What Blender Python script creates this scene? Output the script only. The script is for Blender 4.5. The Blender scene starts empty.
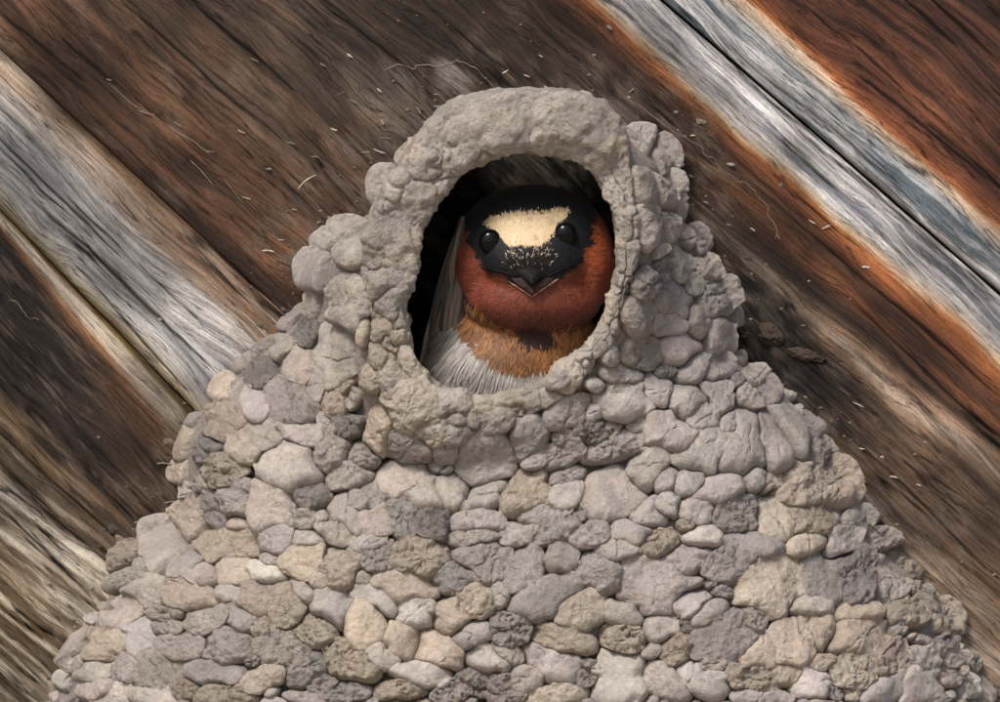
import bpy, math, random
import numpy as np
from math import radians
rng = np.random.default_rng(11); random.seed(5)
SC = bpy.context.scene; COL = SC.collection
S = 0.0002            # metres per photo pixel: the frame is 20 cm wide
ZC = 3.0              # height of the picture centre above the ground
# ------------------------------------------------------------------ camera
CAMD = 4.0
cam = bpy.data.cameras.new('camera'); camo = bpy.data.objects.new('camera', cam); COL.objects.link(camo)
camo.location = (0, -CAMD, ZC); camo.rotation_euler = (radians(90), 0, 0)
cam.sensor_width = 36; cam.lens = 36 * (CAMD - 0.022) / 0.2
cam.clip_start = 0.05; cam.clip_end = 2000
SC.camera = camo
# ------------------------------------------------------------------ sky, sun, exposure
SUN_EL, SUN_AZ = radians(50), radians(-28)       # azimuth measured from the viewer's side, minus = left
w = bpy.data.worlds.new('World'); SC.world = w; w.use_nodes = True
nt = w.node_tree
sky = nt.nodes.new('ShaderNodeTexSky'); sky.sky_type = 'NISHITA'; sky.sun_disc = False
sky.sun_elevation = SUN_EL; sky.sun_rotation = radians(180) - SUN_AZ
sky.dust_density = 4.0; sky.air_density = 1.0; sky.ozone_density = 0.6
bg = nt.nodes['Background']; bg.inputs['Strength'].default_value = 0.11
nt.links.new(sky.outputs[0], bg.inputs['Color'])
sl = bpy.data.lights.new('sun', 'SUN'); so = bpy.data.objects.new('sun', sl); COL.objects.link(so)
sl.energy = 2.5; sl.angle = radians(16); sl.color = (1, .965, .92)
import mathutils
sd = mathutils.Vector((math.sin(SUN_AZ)*math.cos(SUN_EL), -math.cos(SUN_AZ)*math.cos(SUN_EL), math.sin(SUN_EL)))
so.rotation_euler = sd.to_track_quat('Z', 'Y').to_euler(); so.location = (-2, -4, 6)
SC.view_settings.view_transform = 'Standard'; SC.view_settings.look = 'None'
SC.view_settings.exposure = 0.43; SC.view_settings.gamma = 1; SC.view_settings.use_curve_mapping = False
SC.render.engine = 'CYCLES'

# ------------------------------------------------------------------ helpers
def W(p):
    """photo-plane pixels (x right, y down, h out of the wall) -> metres"""
    p = np.asarray(p, float)
    return np.stack([(p[..., 0]-500)*S, -p[..., 2]*S, ZC+(351-p[..., 1])*S], -1)
def lin(c):
    c = np.asarray(c, float)/255.
    return np.where(c <= .04045, c/12.92, ((c+.055)/1.055)**2.4)
def hsh(ix, iy, iz, k=0):
    n = (ix*374761393 + iy*668265263 + iz*2147483647 + k*1274126177) & 0xffffffff
    n = ((n ^ (n >> 13))*1274126177) & 0xffffffff
    n = ((n ^ (n >> 16))*2246822519) & 0xffffffff
    return ((n ^ (n >> 15)) & 0xffffff)/float(0xffffff)
def vn(p, k=0):
    p = np.asarray(p, float); f = np.floor(p); i = f.astype(np.int64); d = p-f; d = d*d*d*(d*(d*6-15)+10)
    r = 0
    for a in (0, 1):
        for b in (0, 1):
            for c in (0, 1):
                wt = (d[..., 0] if a else 1-d[..., 0])*(d[..., 1] if b else 1-d[..., 1])*(d[..., 2] if c else 1-d[..., 2])
                r = r + wt*hsh(i[..., 0]+a, i[..., 1]+b, i[..., 2]+c, k)
    return r*2-1
def fbm(p, o=4, k=0, g=.5):
    r = 0; a = 1.
    for j in range(o):
        r = r + a*vn(np.asarray(p)*2**j + 17.3*j, k+j); a *= g
    return r
def worley(p, k=0):
    p = np.asarray(p, float); i = np.floor(p).astype(np.int64); f1 = np.full(p.shape[:-1], 9.); f2 = f1.copy()
    for a in (-1, 0, 1):
        for b in (-1, 0, 1):
            for c in (-1, 0, 1):
                x, y, z = i[..., 0]+a, i[..., 1]+b, i[..., 2]+c
                d = (x+hsh(x, y, z, k)-p[..., 0])**2 + (y+hsh(x, y, z, k+1)-p[..., 1])**2 + (z+hsh(x, y, z, k+2)-p[..., 2])**2
                f2 = np.minimum(f2, np.maximum(f1, d)); f1 = np.minimum(f1, d)
    return np.sqrt(f1), np.sqrt(f2)
def sm(a, b, x):
    t = np.clip((np.asarray(x, float)-a)/(b-a), 0, 1); return t*t*(3-2*t)
def mesh(name, verts, faces, mat, parent=None, origin=None, col=None, smooth=True):
    """verts (N,3) metres, faces: list of int arrays (M,3)/(M,4)"""
    verts = np.asarray(verts, np.float32)
    o3 = np.asarray(origin if origin is not None else (0, 0, 0), np.float32)
    me = bpy.data.meshes.new(name)
    fl = [np.asarray(f, np.int32) for f in (faces if isinstance(faces, list) else [faces]) if len(f)]
    me.vertices.add(len(verts)); me.vertices.foreach_set('co', (verts-o3).ravel())
    nl = sum(f.size for f in fl); npoly = sum(len(f) for f in fl)
    me.loops.add(nl); me.polygons.add(npoly)
    me.loops.foreach_set('vertex_index', np.concatenate([f.ravel() for f in fl]))
    ln = np.concatenate([np.full(len(f), f.shape[1], np.int32) for f in fl])
    st = np.concatenate([[0], np.cumsum(ln)[:-1]]).astype(np.int32)
    me.polygons.foreach_set('loop_start', st)
    me.polygons.foreach_set('use_smooth', np.full(npoly, smooth))
    me.update(calc_edges=True)
    if col is not None:
        at = me.color_attributes.new('Col', 'FLOAT_COLOR', 'POINT')
        col = np.asarray(col, np.float32)
        if col.shape[1] == 3: col = np.concatenate([col, np.ones((len(col), 1), np.float32)], 1)
        at.data.foreach_set('color', np.ascontiguousarray(col).ravel())
    me.materials.append(mat)
    ob = bpy.data.objects.new(name, me); COL.objects.link(ob)
    if parent: ob.parent = parent; ob.location = o3 - np.array(ROOT[parent.name], np.float32)
    else: ob.location = o3
    ROOT[ob.name] = tuple(o3)
    return ob
ROOT = {}
def thing(name, label, cat, loc, group=None):
    o = bpy.data.objects.new(name, None); COL.objects.link(o); o.location = loc; o.empty_display_size = .01
    ROOT[o.name] = tuple(loc); tag(o, label, cat, group); return o
def tag(o, label=None, cat=None, group=None, kind=None):
    if label: o['label'] = label
    if cat: o['category'] = cat
    if group: o['group'] = group
    if kind: o['kind'] = kind
    return o
def gridfaces(nu, nv, wrap=False):
    i = np.arange(nu if wrap else nu-1)[:, None]; j = np.arange(nv-1)[None]
    a = i*nv+j; b = ((i+1) % nu)*nv+j
    return np.stack([a, b, b+1, a+1], -1).reshape(-1, 4)
def inpoly(x, y, poly):
    x = np.asarray(x); y = np.asarray(y); r = np.zeros(x.shape, bool); n = len(poly)
    for k in range(n):
        x1, y1 = poly[k]; x2, y2 = poly[(k+1) % n]
        if y1 == y2: continue
        c = ((y1 > y) != (y2 > y)) & (x < (x2-x1)*(y-y1)/(y2-y1)+x1); r ^= c
    return r
def dpoly(x, y, poly):
    d = np.full(np.shape(x), 1e9); n = len(poly)
    for k in range(n):
        x1, y1 = poly[k]; x2, y2 = poly[(k+1) % n]
        dx, dy = x2-x1, y2-y1; t = np.clip(((x-x1)*dx+(y-y1)*dy)/(dx*dx+dy*dy+1e-9), 0, 1)
        d = np.minimum(d, np.hypot(x-x1-t*dx, y-y1-t*dy))
    return d

# ------------------------------------------------------------------ materials
class NT:
    def __init__(s, name):
        s.m = bpy.data.materials.new(name); s.m.use_nodes = True; s.t = s.m.node_tree
        s.b = s.t.nodes['Principled BSDF']
    def n(s, typ, **kw):
        nd = s.t.nodes.new('ShaderNode'+typ)
        for k, v in kw.items():
            if k in nd.inputs: nd.inputs[k].default_value = v
            else: setattr(nd, k, v)
        return nd
    def l(s, a, b): s.t.links.new(a, b)
    def noise(s, vec, scale, detail=4, rough=.55):
        nd = s.n('TexNoise'); nd.inputs['Scale'].default_value = scale; nd.inputs['Detail'].default_value = detail
        nd.inputs['Roughness'].default_value = rough; s.l(vec, nd.inputs['Vector']); return nd.outputs['Fac']
    def rng(s, v, a, b, c, d):
        nd = s.n('MapRange'); nd.inputs[1].default_value = a; nd.inputs[2].default_value = b
        nd.inputs[3].default_value = c; nd.inputs[4].default_value = d; s.l(v, nd.inputs[0]); return nd.outputs[0]
    def math(s, op, a, b):
        nd = s.n('Math', operation=op)
        for i, v in enumerate((a, b)):
            if isinstance(v, (int, float)): nd.inputs[i].default_value = v
            else: s.l(v, nd.inputs[i])
        return nd.outputs[0]
    def scale(s, c, v):
        nd = s.n('VectorMath', operation='SCALE'); s.l(c, nd.inputs[0]); s.l(v, nd.inputs['Scale']); return nd.outputs[0]
    def bump(s, hgt, strength, dist):
        nd = s.n('Bump'); nd.inputs['Strength'].default_value = strength; nd.inputs['Distance'].default_value = dist
        s.l(hgt, nd.inputs['Height']); return nd
def mud_mat():
    k = NT('dried_mud'); at = k.n('Attribute', attribute_name='Col'); pos = k.n('NewGeometry').outputs['Position']
    n1 = k.noise(pos, 160, 3); n2 = k.noise(pos, 1100, 5, .65); n3 = k.noise(pos, 4200, 3, .6)
    f = k.math('MULTIPLY', k.rng(n1, .3, .7, .86, 1.14), k.math('MULTIPLY', k.rng(n2, .3, .7, .82, 1.16), k.rng(n3, .3, .7, .86, 1.12)))
    c = k.scale(at.outputs['Color'], f)
    # ochre dust settling in patches
    mx = k.n('Mix', data_type='RGBA', blend_type='MULTIPLY'); k.l(k.rng(k.noise(pos, 420, 4), .48, .68, 0, .55), mx.inputs[0])
    k.l(c, mx.inputs[6]); mx.inputs[7].default_value = (1.0, .94, .84, 1)
    k.l(mx.outputs[2], k.b.inputs['Base Color'])
    k.b.inputs['Roughness'].default_value = .93; k.b.inputs['Specular IOR Level'].default_value = .18
    # crumbly relief; alpha of Col says how crumbly this lump is
    v = k.n('TexVoronoi', feature='F1'); v.inputs['Scale'].default_value = 900; k.l(pos, v.inputs['Vector'])
    hsum = k.math('ADD', k.math('MULTIPLY', k.noise(pos, 900, 6, .68), 1.0), k.math('MULTIPLY', k.noise(pos, 3800, 4, .6), .38))
    hr = k.math('ADD', k.math('MULTIPLY', hsum, k.rng(at.outputs['Alpha'], 0, 1, .2, 1.5)),
                k.math('MULTIPLY', v.outputs['Distance'], k.math('MULTIPLY', at.outputs['Alpha'], -.5)))
    b = k.bump(hr, 1.0, .0012); k.l(b.outputs[0], k.b.inputs['Normal']); return k.m
def wood_mat():
    k = NT('weathered_wood'); at = k.n('Attribute', attribute_name='Col'); uv = k.n('Attribute', attribute_name='grain')
    g = uv.outputs['Vector']
    def st(su, sv, det=5, r=.6):
        mp = k.n('Mapping'); mp.inputs['Scale'].default_value = (su, sv, 1); k.l(g, mp.inputs['Vector'])
        return k.noise(mp.outputs[0], 1.0, det, r)
    a = st(.010, .30); b = st(.022, .55, 5, .75); c = st(.16, .4, 6, .75); e = st(.006, .11, 3, .5); e2 = st(.010, .2, 4, .6)
    ridge = lambda v, w: k.rng(k.math('ABSOLUTE', k.math('SUBTRACT', v, .5), 0), 0, w, 0, 1)
    l1 = ridge(e, .016); l2 = ridge(e2, .022); bk = st(.035, .25, 3); bk2 = k.rng(bk, .5, .62, 0, 1)
    l2 = k.math('MAXIMUM', l2, bk2)
    f = k.math('MULTIPLY', k.rng(a, .3, .7, .86, 1.13), k.math('MULTIPLY', k.rng(b, .25, .75, .82, 1.17), k.rng(c, .28, .72, .8, 1.19)))
    gt = st(.45, .5, 6, .7); f = k.math('MULTIPLY', f, k.rng(gt, .3, .7, .8, 1.2))
    f = k.math('MULTIPLY', f, k.math('MULTIPLY', k.rng(l1, 0, 1, .42, 1), k.rng(l2, 0, 1, .45, 1)))
    k.l(k.scale(at.outputs['Color'], f), k.b.inputs['Base Color'])
    k.b.inputs['Roughness'].default_value = .8; k.b.inputs['Specular IOR Level'].default_value = .2
    hh = k.math('ADD', k.math('MULTIPLY', a, .6), k.math('ADD', k.math('MULTIPLY', b, .7), k.math('MULTIPLY', c, .7)))
    hh = k.math('ADD', hh, k.math('ADD', k.math('MULTIPLY', l1, .5), k.math('ADD', k.math('MULTIPLY', l2, .3), k.math('MULTIPLY', gt, .6))))
    k.l(k.bump(hh, .8, .0006).outputs[0], k.b.inputs['Normal']); return k.m
def col_mat(name, rough=.7, spec=.3, sheen=0, coat=0, var=.15, sc=2500):
    k = NT(name); at = k.n('Attribute', attribute_name='Col'); pos = k.n('NewGeometry').outputs['Position']
    k.l(k.scale(at.outputs['Color'], k.rng(k.noise(pos, sc, 4), .3, .7, 1-var, 1+var)), k.b.inputs['Base Color'])
    k.b.inputs['Roughness'].default_value = rough; k.b.inputs['Specular IOR Level'].default_value = spec
    k.b.inputs['Sheen Weight'].default_value = sheen; k.b.inputs['Coat Weight'].default_value = coat; k.b.inputs['Coat Roughness'].default_value = .03
    return k.m
MUD = mud_mat(); WOOD = wood_mat()
FEATH = col_mat('feathers', .55, .26, .08); EYE = col_mat('eye_gloss', .04, .17, 0, 0, .02); BEAK = col_mat('beak_horn', .6, .1, 0, 0, .35, 1500)
STRAW = col_mat('straw', .6, .3, 0, 0, .2); SILK = col_mat('spider_silk', .5, .4)
SOIL = NT('dry_soil')
_p = SOIL.n('NewGeometry').outputs['Position']; _r = SOIL.n('ValToRGB'); SOIL.l(SOIL.noise(_p, .6, 6), _r.inputs[0])
_r.color_ramp.elements[0].color = (.25, .2, .15, 1); _r.color_ramp.elements[1].color = (.42, .36, .29, 1)
SOIL.l(_r.outputs[0], SOIL.b.inputs['Base Color']); SOIL.b.inputs['Roughness'].default_value = .95

# ------------------------------------------------------------------ ground (out of frame, far below the eave)
g = mesh('ground', [(-600, -600, 0), (600, -600, 0), (600, 600, 0), (-600, 600, 0)], np.array([[0, 1, 2, 3]]), SOIL.m)
tag(g, kind='structure')

SIL = [(505, 98), (452, 106), (428, 128), (392, 168), (374, 212), (335, 232), (304, 262), (305, 305), (262, 348), (224, 382), (180, 440), (178, 515), (124, 548), (108, 600), (70, 645), (62, 690),
       (20, 730), (10, 800), (60, 870), (200, 930), (400, 960), (620, 960), (820, 930), (960, 870), (1015, 800), (1000, 720), (985, 690), (962, 640), (930, 590), (888, 545), (862, 500), (840, 470),
       (820, 435), (782, 390), (734, 350), (736, 310), (722, 276), (682, 215), (672, 156), (636, 130), (602, 102), (560, 98)]
# ------------------------------------------------------------------ the board wall
wall = thing('board_wall', 'wall of weathered diagonal wooden boards behind the mud nest', 'wall', (0, .012, ZC))
def ramp(t, stops):
    ts = np.array([s[0] for s in stops]); cs = np.array([s[1] for s in stops], float)
    return np.stack([np.interp(t, ts, cs[:, i]) for i in range(3)], -1)
LA = lambda x: -577.9+.869*x      # seams as lines in the wall plane
LB = lambda x: 50+.929*x
LC = lambda x: 212+1.03*x
LD = lambda x: 437+.9*x
xs = np.unique(np.concatenate([np.arange(-1300, -40, 40), np.arange(-40, 1060, 6.), np.arange(1060, 2300, 40)]))
CRACKS = [(-60, -40, 85, 84, 1.6), (112, -4, 280, 138, 1.5), (190, -2, 292, 88, 2.2), (440, 20, 525, 84, 1.5), (250, -60, 420, 80, 1.2), (40, 20, 170, 130, 1.1),
          (898, -10, 962, 46, 3.2), (925, -10, 1004, 62, 2.6), (860, 72, 1010, 196, 1.6), (800, 0, 930, 108, 1.2), (930, 120, 1010, 190, 1.4), (28, 196, 222, 378, 2.4), (70, 262, 192, 398, 1.3), (-20, 120, 120, 258, 1.3), (60, 190, 210, 330, 1.0),
          (745, 176, 1010, 402, 1.6), (850, 300, 1010, 446, 1.8), (880, 460, 1010, 590, 1.6), (-10, 500, 90, 600, 1.8), (0, 470, 110, 570, 1.2), (790, 120, 1010, 308, 1.1), (700, 34, 900, 212, 1.0)]
def board(upper, lower, base, colfun, label, seed, relief=1., step=1.6, g0=1.6, g1=1.6):
    wid = float(np.mean(lower(np.array([0., 1000.]))-upper(np.array([0., 1000.]))))*.75
    nt_ = int(wid/step); t = np.linspace(0, 1, nt_)
    X, T = np.meshgrid(xs, t, indexing='ij'); U = X/.755
    up, lo = upper(X), lower(X); Y = up+g0+(lo-up-g0-g1)*T; V = T*(lo-up)*.755
    z0 = np.zeros_like(U)+seed*31.7
    wob = fbm(np.stack([U/170, V/60, z0], -1), 3)*9                       # grain wanders
    Vw = V+wob
    fib = fbm(np.stack([U/90, Vw/5.5, z0], -1), 4, 3)
    crk = fbm(np.stack([U/160, Vw/9, z0+9], -1), 2, 7); crack = np.exp(-(crk/.045)**2)*sm(-.1, .4, fbm(np.stack([U/120, Vw/40, z0+4], -1), 2, 5))
    edge = np.minimum(V, (lo-up)*.755-V)
    H = base+relief*(fib*1.5-crack*4.0)-(1.8+2.2*(seed == 1)+2.2*((seed == 2) & (T < .5)))*np.exp(-edge/2.2)
    c = colfun(X, Y, Vw, T, U, fib); lum = c.mean(-1, keepdims=True); c = (lum+(c-lum)*.84)*.95
    c = c*(1+.27*fbm(np.stack([X/85, Y/85, z0], -1), 4, 14)[..., None])
    nd_ = np.where(inpoly(X, Y, SIL), 0, dpoly(X, Y, SIL)); cake = (1-sm(6, 75, nd_+40*fbm(np.stack([X/40, Y/40, z0*0], -1), 3, 16)))*sm(-.15, .35, fbm(np.stack([X/13, Y/13, z0*0], -1), 4, 18))
    c = mixc(c, (112, 99, 87), cake*.55*(c.mean(-1) < 130)); H = H+1.2*cake
    c = c*(1+.1*fib[..., None])*(1-.55*crack[..., None])
    for x0, y0, x1, y1, wd in CRACKS:
        if not (upper(x0) < y0 < lower(x0) or upper(x1) < y1 < lower(x1)): continue
        a_ = (X-x0)/(x1-x0); yy = y0+(y1-y0)*a_+3.2*vn(np.stack([U/60, U*0, z0+x0], -1), 3)+1.0*vn(np.stack([U/14, U*0, z0+x0], -1), 5)
        ww = wd*np.clip(np.sin(np.pi*np.clip(a_, 0, 1)), 0, 1)**.5*(.7+.5*vn(np.stack([U/40, U*0, z0+y0], -1), 6))+1e-3
        k_ = np.exp(-((Y-yy)*.75/ww)**2)*((a_ > 0) & (a_ < 1)); H = H-3.5*k_; c = c*(1-.72*k_[..., None])
    nx = len(xs)
    P = np.stack([X, Y, H], -1)
    back = lambda k: np.stack([X[:, k], Y[:, k], np.full(nx, -62.)], -1)[:, None]
    P = np.concatenate([back(0), P, back(-1)], 1); c = np.concatenate([c[:, :1], c, c[:, -1:]], 1)
    gr = np.stack([U+seed*500, Vw+seed*900, z0], -1); gr = np.concatenate([gr[:, :1], gr, gr[:, -1:]], 1)
    n2 = nt_+2; F = gridfaces(nx, n2)
    ob = mesh('board', W(P).reshape(-1, 3), F, WOOD, wall, (0, .012, ZC), lin(np.clip(c, 4, 245)).reshape(-1, 3))
    a = ob.data.attributes.new('grain', 'FLOAT_VECTOR', 'POINT'); a.data.foreach_set('vector', gr.reshape(-1).astype(np.float32))
    if label: ob['label'] = label
    return ob
def streak(U, V, su, sv, k): return fbm(np.stack([U/su, V/sv, np.zeros_like(U)+k], -1), 4, k)
def mixc(c, col, m): return c+(np.asarray(col, float)-c)*m[..., None]
def ell(X, Y, cx, cy, a, b, ang):
    ca, sa = math.cos(radians(ang)), math.sin(radians(ang)); dx, dy = X-cx, Y-cy
    return np.hypot((dx*ca+dy*sa)/a, (-dx*sa+dy*ca)/b)
def c1(X, Y, V, T, U, fib):
    q = LA(X)-Y+streak(U, V, 200, 30, 2)*6
    c = ramp(q, [(0, (120, 116, 114)), (5, (168, 164, 163)), (26, (165, 166, 168)), (44, (150, 155, 158)), (52, (188, 170, 150)), (63, (206, 172, 142)),
                 (70, (160, 92, 52)), (84, (118, 66, 42)), (105, (92, 55, 40)), (200, (84, 54, 42)), (330, (100, 66, 48)), (800, (95, 65, 50))])
    s = streak(U, V, 130, 7, 21); g = sm(75, 100, q)
    c = mixc(c, (42, 27, 24), g*sm(.15, .6, s)*.6); c = mixc(c, (128, 74, 46), g*sm(.2, .65, -s)*.4)
    c = mixc(c, (70, 84, 92), (1-sm(40, 58, q))*sm(.1, .55, streak(U, V, 150, 5, 23))*.75)
    c = mixc(c, (215, 208, 204), (1-sm(40, 58, q))*sm(.1, .55, streak(U, V, 150, 4, 24))*.6)
    return c
def c2(X, Y, V, T, U, fib):
    t = (Y-LA(X))/650+streak(U, V, 260, 40, 3)*.011+streak(U, V, 80, 50, 8)*.008-sm(500, 1000, X)*.01
    g0 = [(0, (150, 145, 146)), (.01, (176, 172, 174)), (.05, (160, 157, 160)), (.075, (196, 186, 176)), (.092, (205, 172, 138)), (.108, (168, 98, 52)), (.135, (112, 64, 40)), (.165, (78, 52, 38))]
    cl = ramp(t, g0+[(.2, (82, 63, 52)), (.3, (80, 66, 57)), (.45, (94, 78, 66)), (.58, (96, 78, 64)), (.66, (104, 80, 63)), (.75, (100, 74, 57)), (.85, (112, 78, 56)), (.93, (102, 70, 50)), (.975, (64, 44, 32)), (1, (74, 52, 37))])
    cr = ramp(t, g0+[(.185, (118, 70, 44)), (.2, (104, 64, 42)), (.235, (58, 44, 36)), (.255, (136, 108, 86)), (.285, (160, 140, 122)), (.305, (118, 92, 72)), (.325, (50, 41, 37)), (.40, (50, 42, 37)), (.44, (92, 68, 50)),
                     (.49, (144, 126, 110)), (.52, (124, 102, 80)), (.56, (158, 142, 124)), (.66, (130, 112, 94)), (1, (80, 60, 45))])
    cl = cl*(1-.13*sm(.15, .2, t))[..., None]
    m = sm(560, 800, X+streak(U, V, 120, 14, 5)*60)
    c = cl+(cr-cl)*m[..., None]
    s = streak(U, V, 120, 8, 31); g = sm(.12, .16, t)
    c = mixc(c, (40, 30, 26), g*sm(.15, .65, s)*.42); c = mixc(c, (124, 82, 56), g*sm(.25, .7, -s)*.3)
    c = mixc(c, (120, 104, 88), g*(1-m)*sm(.1, .6, streak(U, V, 45, 26, 33))*.35)          # dust
    c = mixc(c, (95, 98, 108), (1-sm(.07, .09, t))*sm(.1, .5, streak(U, V, 140, 5, 35))*.55)
    c = mixc(c, (226, 220, 214), (1-sm(.07, .09, t))*sm(.15, .5, streak(U, V, 140, 4, 36))*.6)
    c = mixc(c, (160, 150, 140), (1-sm(.6, 1.1, ell(X, Y, 455, 80, 34, 11, 48)+streak(U, V, 30, 8, 38)*.3))*.8)
    c = mixc(c, (134, 118, 102), (1-sm(.4, 1.2, ell(X, Y, 395, 100, 70, 42, 40)+streak(U, V, 40, 18, 47)*.4))*.5)
    c = mixc(c, (30, 25, 22), inpoly(X, Y, SIL).astype(float))      # shade of the nest's inside painted into the boards behind it
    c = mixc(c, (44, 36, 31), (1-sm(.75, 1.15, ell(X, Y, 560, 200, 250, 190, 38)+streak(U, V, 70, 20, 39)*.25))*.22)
    c = mixc(c, (116, 90, 70), sm(810, 910, X+streak(U, V, 90, 12, 48)*50)*sm(.30, .335, t)*(1-sm(.43, .48, t))*.85)
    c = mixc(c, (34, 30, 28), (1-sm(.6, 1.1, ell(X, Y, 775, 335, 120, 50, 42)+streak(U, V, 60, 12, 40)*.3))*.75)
    return c
def c3(X, Y, V, T, U, fib):
    t = T+streak(U, V, 200, 30, 4)*.03; q = (Y-LB(X))
    c = ramp(t, [(0, (84, 62, 46)), (.03, (104, 78, 56)), (.06, (184, 154, 124)), (.2, (184, 164, 146)), (.34, (182, 176, 171)), (.5, (178, 175, 173)), (.7, (172, 169, 167)), (.85, (166, 162, 158)), (.94, (170, 158, 140)), (.985, (112, 92, 50)), (1, (80, 64, 28))])
    c = mixc(c, (118, 82, 56), (1-sm(.06, .34, T-.0006*(X-60)+streak(U, V, 160, 12, 41)*.08))*sm(20, 200, X)*.85)
    s = streak(U, V, 150, 5, 43)
    c = mixc(c, (112, 112, 116), sm(.1, .5, s)*.42*sm(.2, .4, t)); c = mixc(c, (206, 199, 192), sm(.1, .55, -s)*.35)
    c = c*.93
    c = mixc(c, (120, 118, 122), (1-sm(.6, 1.2, ell(X, Y, 45, 175, 70, 18, 43)+streak(U, V, 40, 8, 44)*.4))*.55)
    return c
def c4(X, Y, V, T, U, fib):
    q = Y-LC(X); wst = 14+.24*np.clip(X, 0, 260)+streak(U, V, 70, 20, 51)*9
    c = ramp(q/wst, [(0, (82, 64, 28)), (.16, (96, 76, 38)), (.3, (168, 152, 132)), (.75, (164, 150, 134)), (.95, (132, 98, 70)), (1.15, (104, 70, 46)), (1.5, (62, 47, 38)), (2.2, (46, 38, 33)), (20, (48, 39, 33))])
    up = LD(X)-Y+streak(U, V, 90, 22, 52)*14
    c = mixc(c, (108, 84, 60), (1-sm(5, 60, up))*sm(1.0, 1.8, q/wst)*.9)
    c = mixc(c, (92, 64, 44), sm(60, 170, X)*sm(1.0, 1.6, q/wst)*.7)
    c = mixc(c, (170, 150, 126), sm(1.2, 2, q/wst)*sm(.42, .62, fbm(np.stack([U/30, V/2.6, U*0+5], -1), 3, 53))*.3*(1-sm(60, 130, X)))
    c = mixc(c, (28, 24, 22), sm(1.2, 2, q/wst)*sm(.1, .6, streak(U, V, 60, 10, 54))*.6)
    return c
def c5(X, Y, V, T, U, fib):
    q = Y-LD(X)+streak(U, V, 120, 20, 61)*10
    c = ramp(q, [(0, (92, 74, 56)), (8, (128, 110, 90)), (40, (158, 143, 124)), (90, (160, 146, 126)), (130, (132, 112, 86)), (170, (96, 76, 48)), (230, (110, 92, 66)), (600, (130, 112, 90))])
    s = streak(U, V, 90, 6, 62)
    c = mixc(c, (84, 68, 50), sm(.05, .5, s)*.75); c = mixc(c, (208, 198, 180), sm(.1, .55, -s)*.65)
    return c
def c6(X, Y, V, T, U, fib):
    c = np.zeros(X.shape+(3,))+np.array((96, 72, 54.)); s = streak(U, V, 150, 9, 71)
    return mixc(mixc(c, (50, 38, 32), sm(.1, .6, s)*.8), (150, 135, 118), sm(.1, .6, -s)*.7)
board(lambda x: LA(x)-560, LA, 2, c1, 'red-brown board with a pale blue-grey weathered lower edge', 1)
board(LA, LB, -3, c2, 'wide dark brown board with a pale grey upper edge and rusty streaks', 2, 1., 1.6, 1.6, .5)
board(LB, LC, -4, c3, 'silvery grey weathered board with tan upper edge', 3, 1.25, 1.6, .5, .5)
board(LC, LD, -5, c4, 'dark stained board with a pale strip along its upper edge', 4, 1., 1.6, .5, .5)
board(LD, lambda x: LD(x)+520, -5, c5, 'rough grey-tan board with coarse raised grain', 5, 1.9, 1.6, .5, 1.6)
board(lambda x: LA(x)-1120, lambda x: LA(x)-560, -2, c6, None, 6, 1, 6)
board(lambda x: LD(x)+520, lambda x: LD(x)+1150, -3, c6, None, 7, 1, 6)
bp = W([(-1300, LA(-1300)-1150, -62.5), (2260, LA(2260)-1150, -62.5), (2260, LD(2260)+1180, -62.5), (-1300, LD(-1300)+1180, -62.5)])
bp2 = bp+np.array([0, .01, 0]); BV = np.concatenate([bp, bp2])
mesh('backing', BV, np.array([[0, 1, 2, 3], [7, 6, 5, 4], [0, 4, 5, 1], [1, 5, 6, 2], [2, 6, 7, 3], [3, 7, 4, 0]]), WOOD, wall, (0, .012, ZC), np.tile(lin((70, 52, 40)), (8, 1)), False)

# ------------------------------------------------------------------ the nest: base form
HOLE = [(535, 153), (580, 165), (603, 195), (612, 240), (608, 290), (590, 330), (555, 365), (520, 385), (480, 396), (450, 388), (425, 368), (413, 330), (412, 280), (425, 230), (450, 195), (490, 163)]
OUT = [(520, 93), (570, 95), (606, 106), (624, 140), (634, 200), (637, 250), (630, 300), (616, 338), (588, 372), (564, 397), (540, 414), (500, 432), (450, 440), (402, 436), (380, 405), (374, 370), (365, 320), (364, 270), (374, 217), (400, 172), (430, 125), (455, 103)]
HC = (512., 272.)
def polar(poly):
    a = np.array([math.atan2(y-HC[1], x-HC[0]) for x, y in poly]); r = np.array([math.hypot(x-HC[0], y-HC[1]) for x, y in poly])
    o = np.argsort(a); a, r = a[o], r[o]; a = np.concatenate([a-2*np.pi, a, a+2*np.pi]); r = np.tile(r, 3)
    th = np.linspace(-np.pi, np.pi, 361)
    rr = np.interp(th, a, r)[:-1]; k = np.array([1, 2, 3, 2, 1])/9.
    rr = sum(np.roll(rr, j-2)*k[j] for j in range(5)); rr = sum(np.roll(rr, 2*(j-2))*k[j] for j in range(5))
    return lambda q: np.interp(np.mod(q+np.pi, 2*np.pi)-np.pi, th, np.append(rr, rr[0]))
RI, RO = polar(HOLE), polar(OUT)
ZR, RT = 202., 21.
GX = np.arange(-60, 1100, 4.); GY = np.arange(70, 1010, 4.)
gx, gy = np.meshgrid(GX, GY, indexing='ij')
ins = inpoly(gx, gy, SIL); dd = np.where(ins, dpoly(gx, gy, SIL), -dpoly(gx, gy, SIL))
body = 205*np.sqrt(np.clip(1-(1-np.clip(dd/230, 0, 1))**2, 0, 1)) + 34*sm(430, 700, gy)*sm(0, 200, dd)
body -= 22*np.exp(-((gy-470)/45.)**2)*sm(30, 160, dd)*np.exp(-((gx-510)/170.)**2)            # hollow under the rim
body += 5*fbm(np.stack([gx/60, gy/60, gx*0+3], -1), 2)*sm(0, 40, dd)
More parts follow.
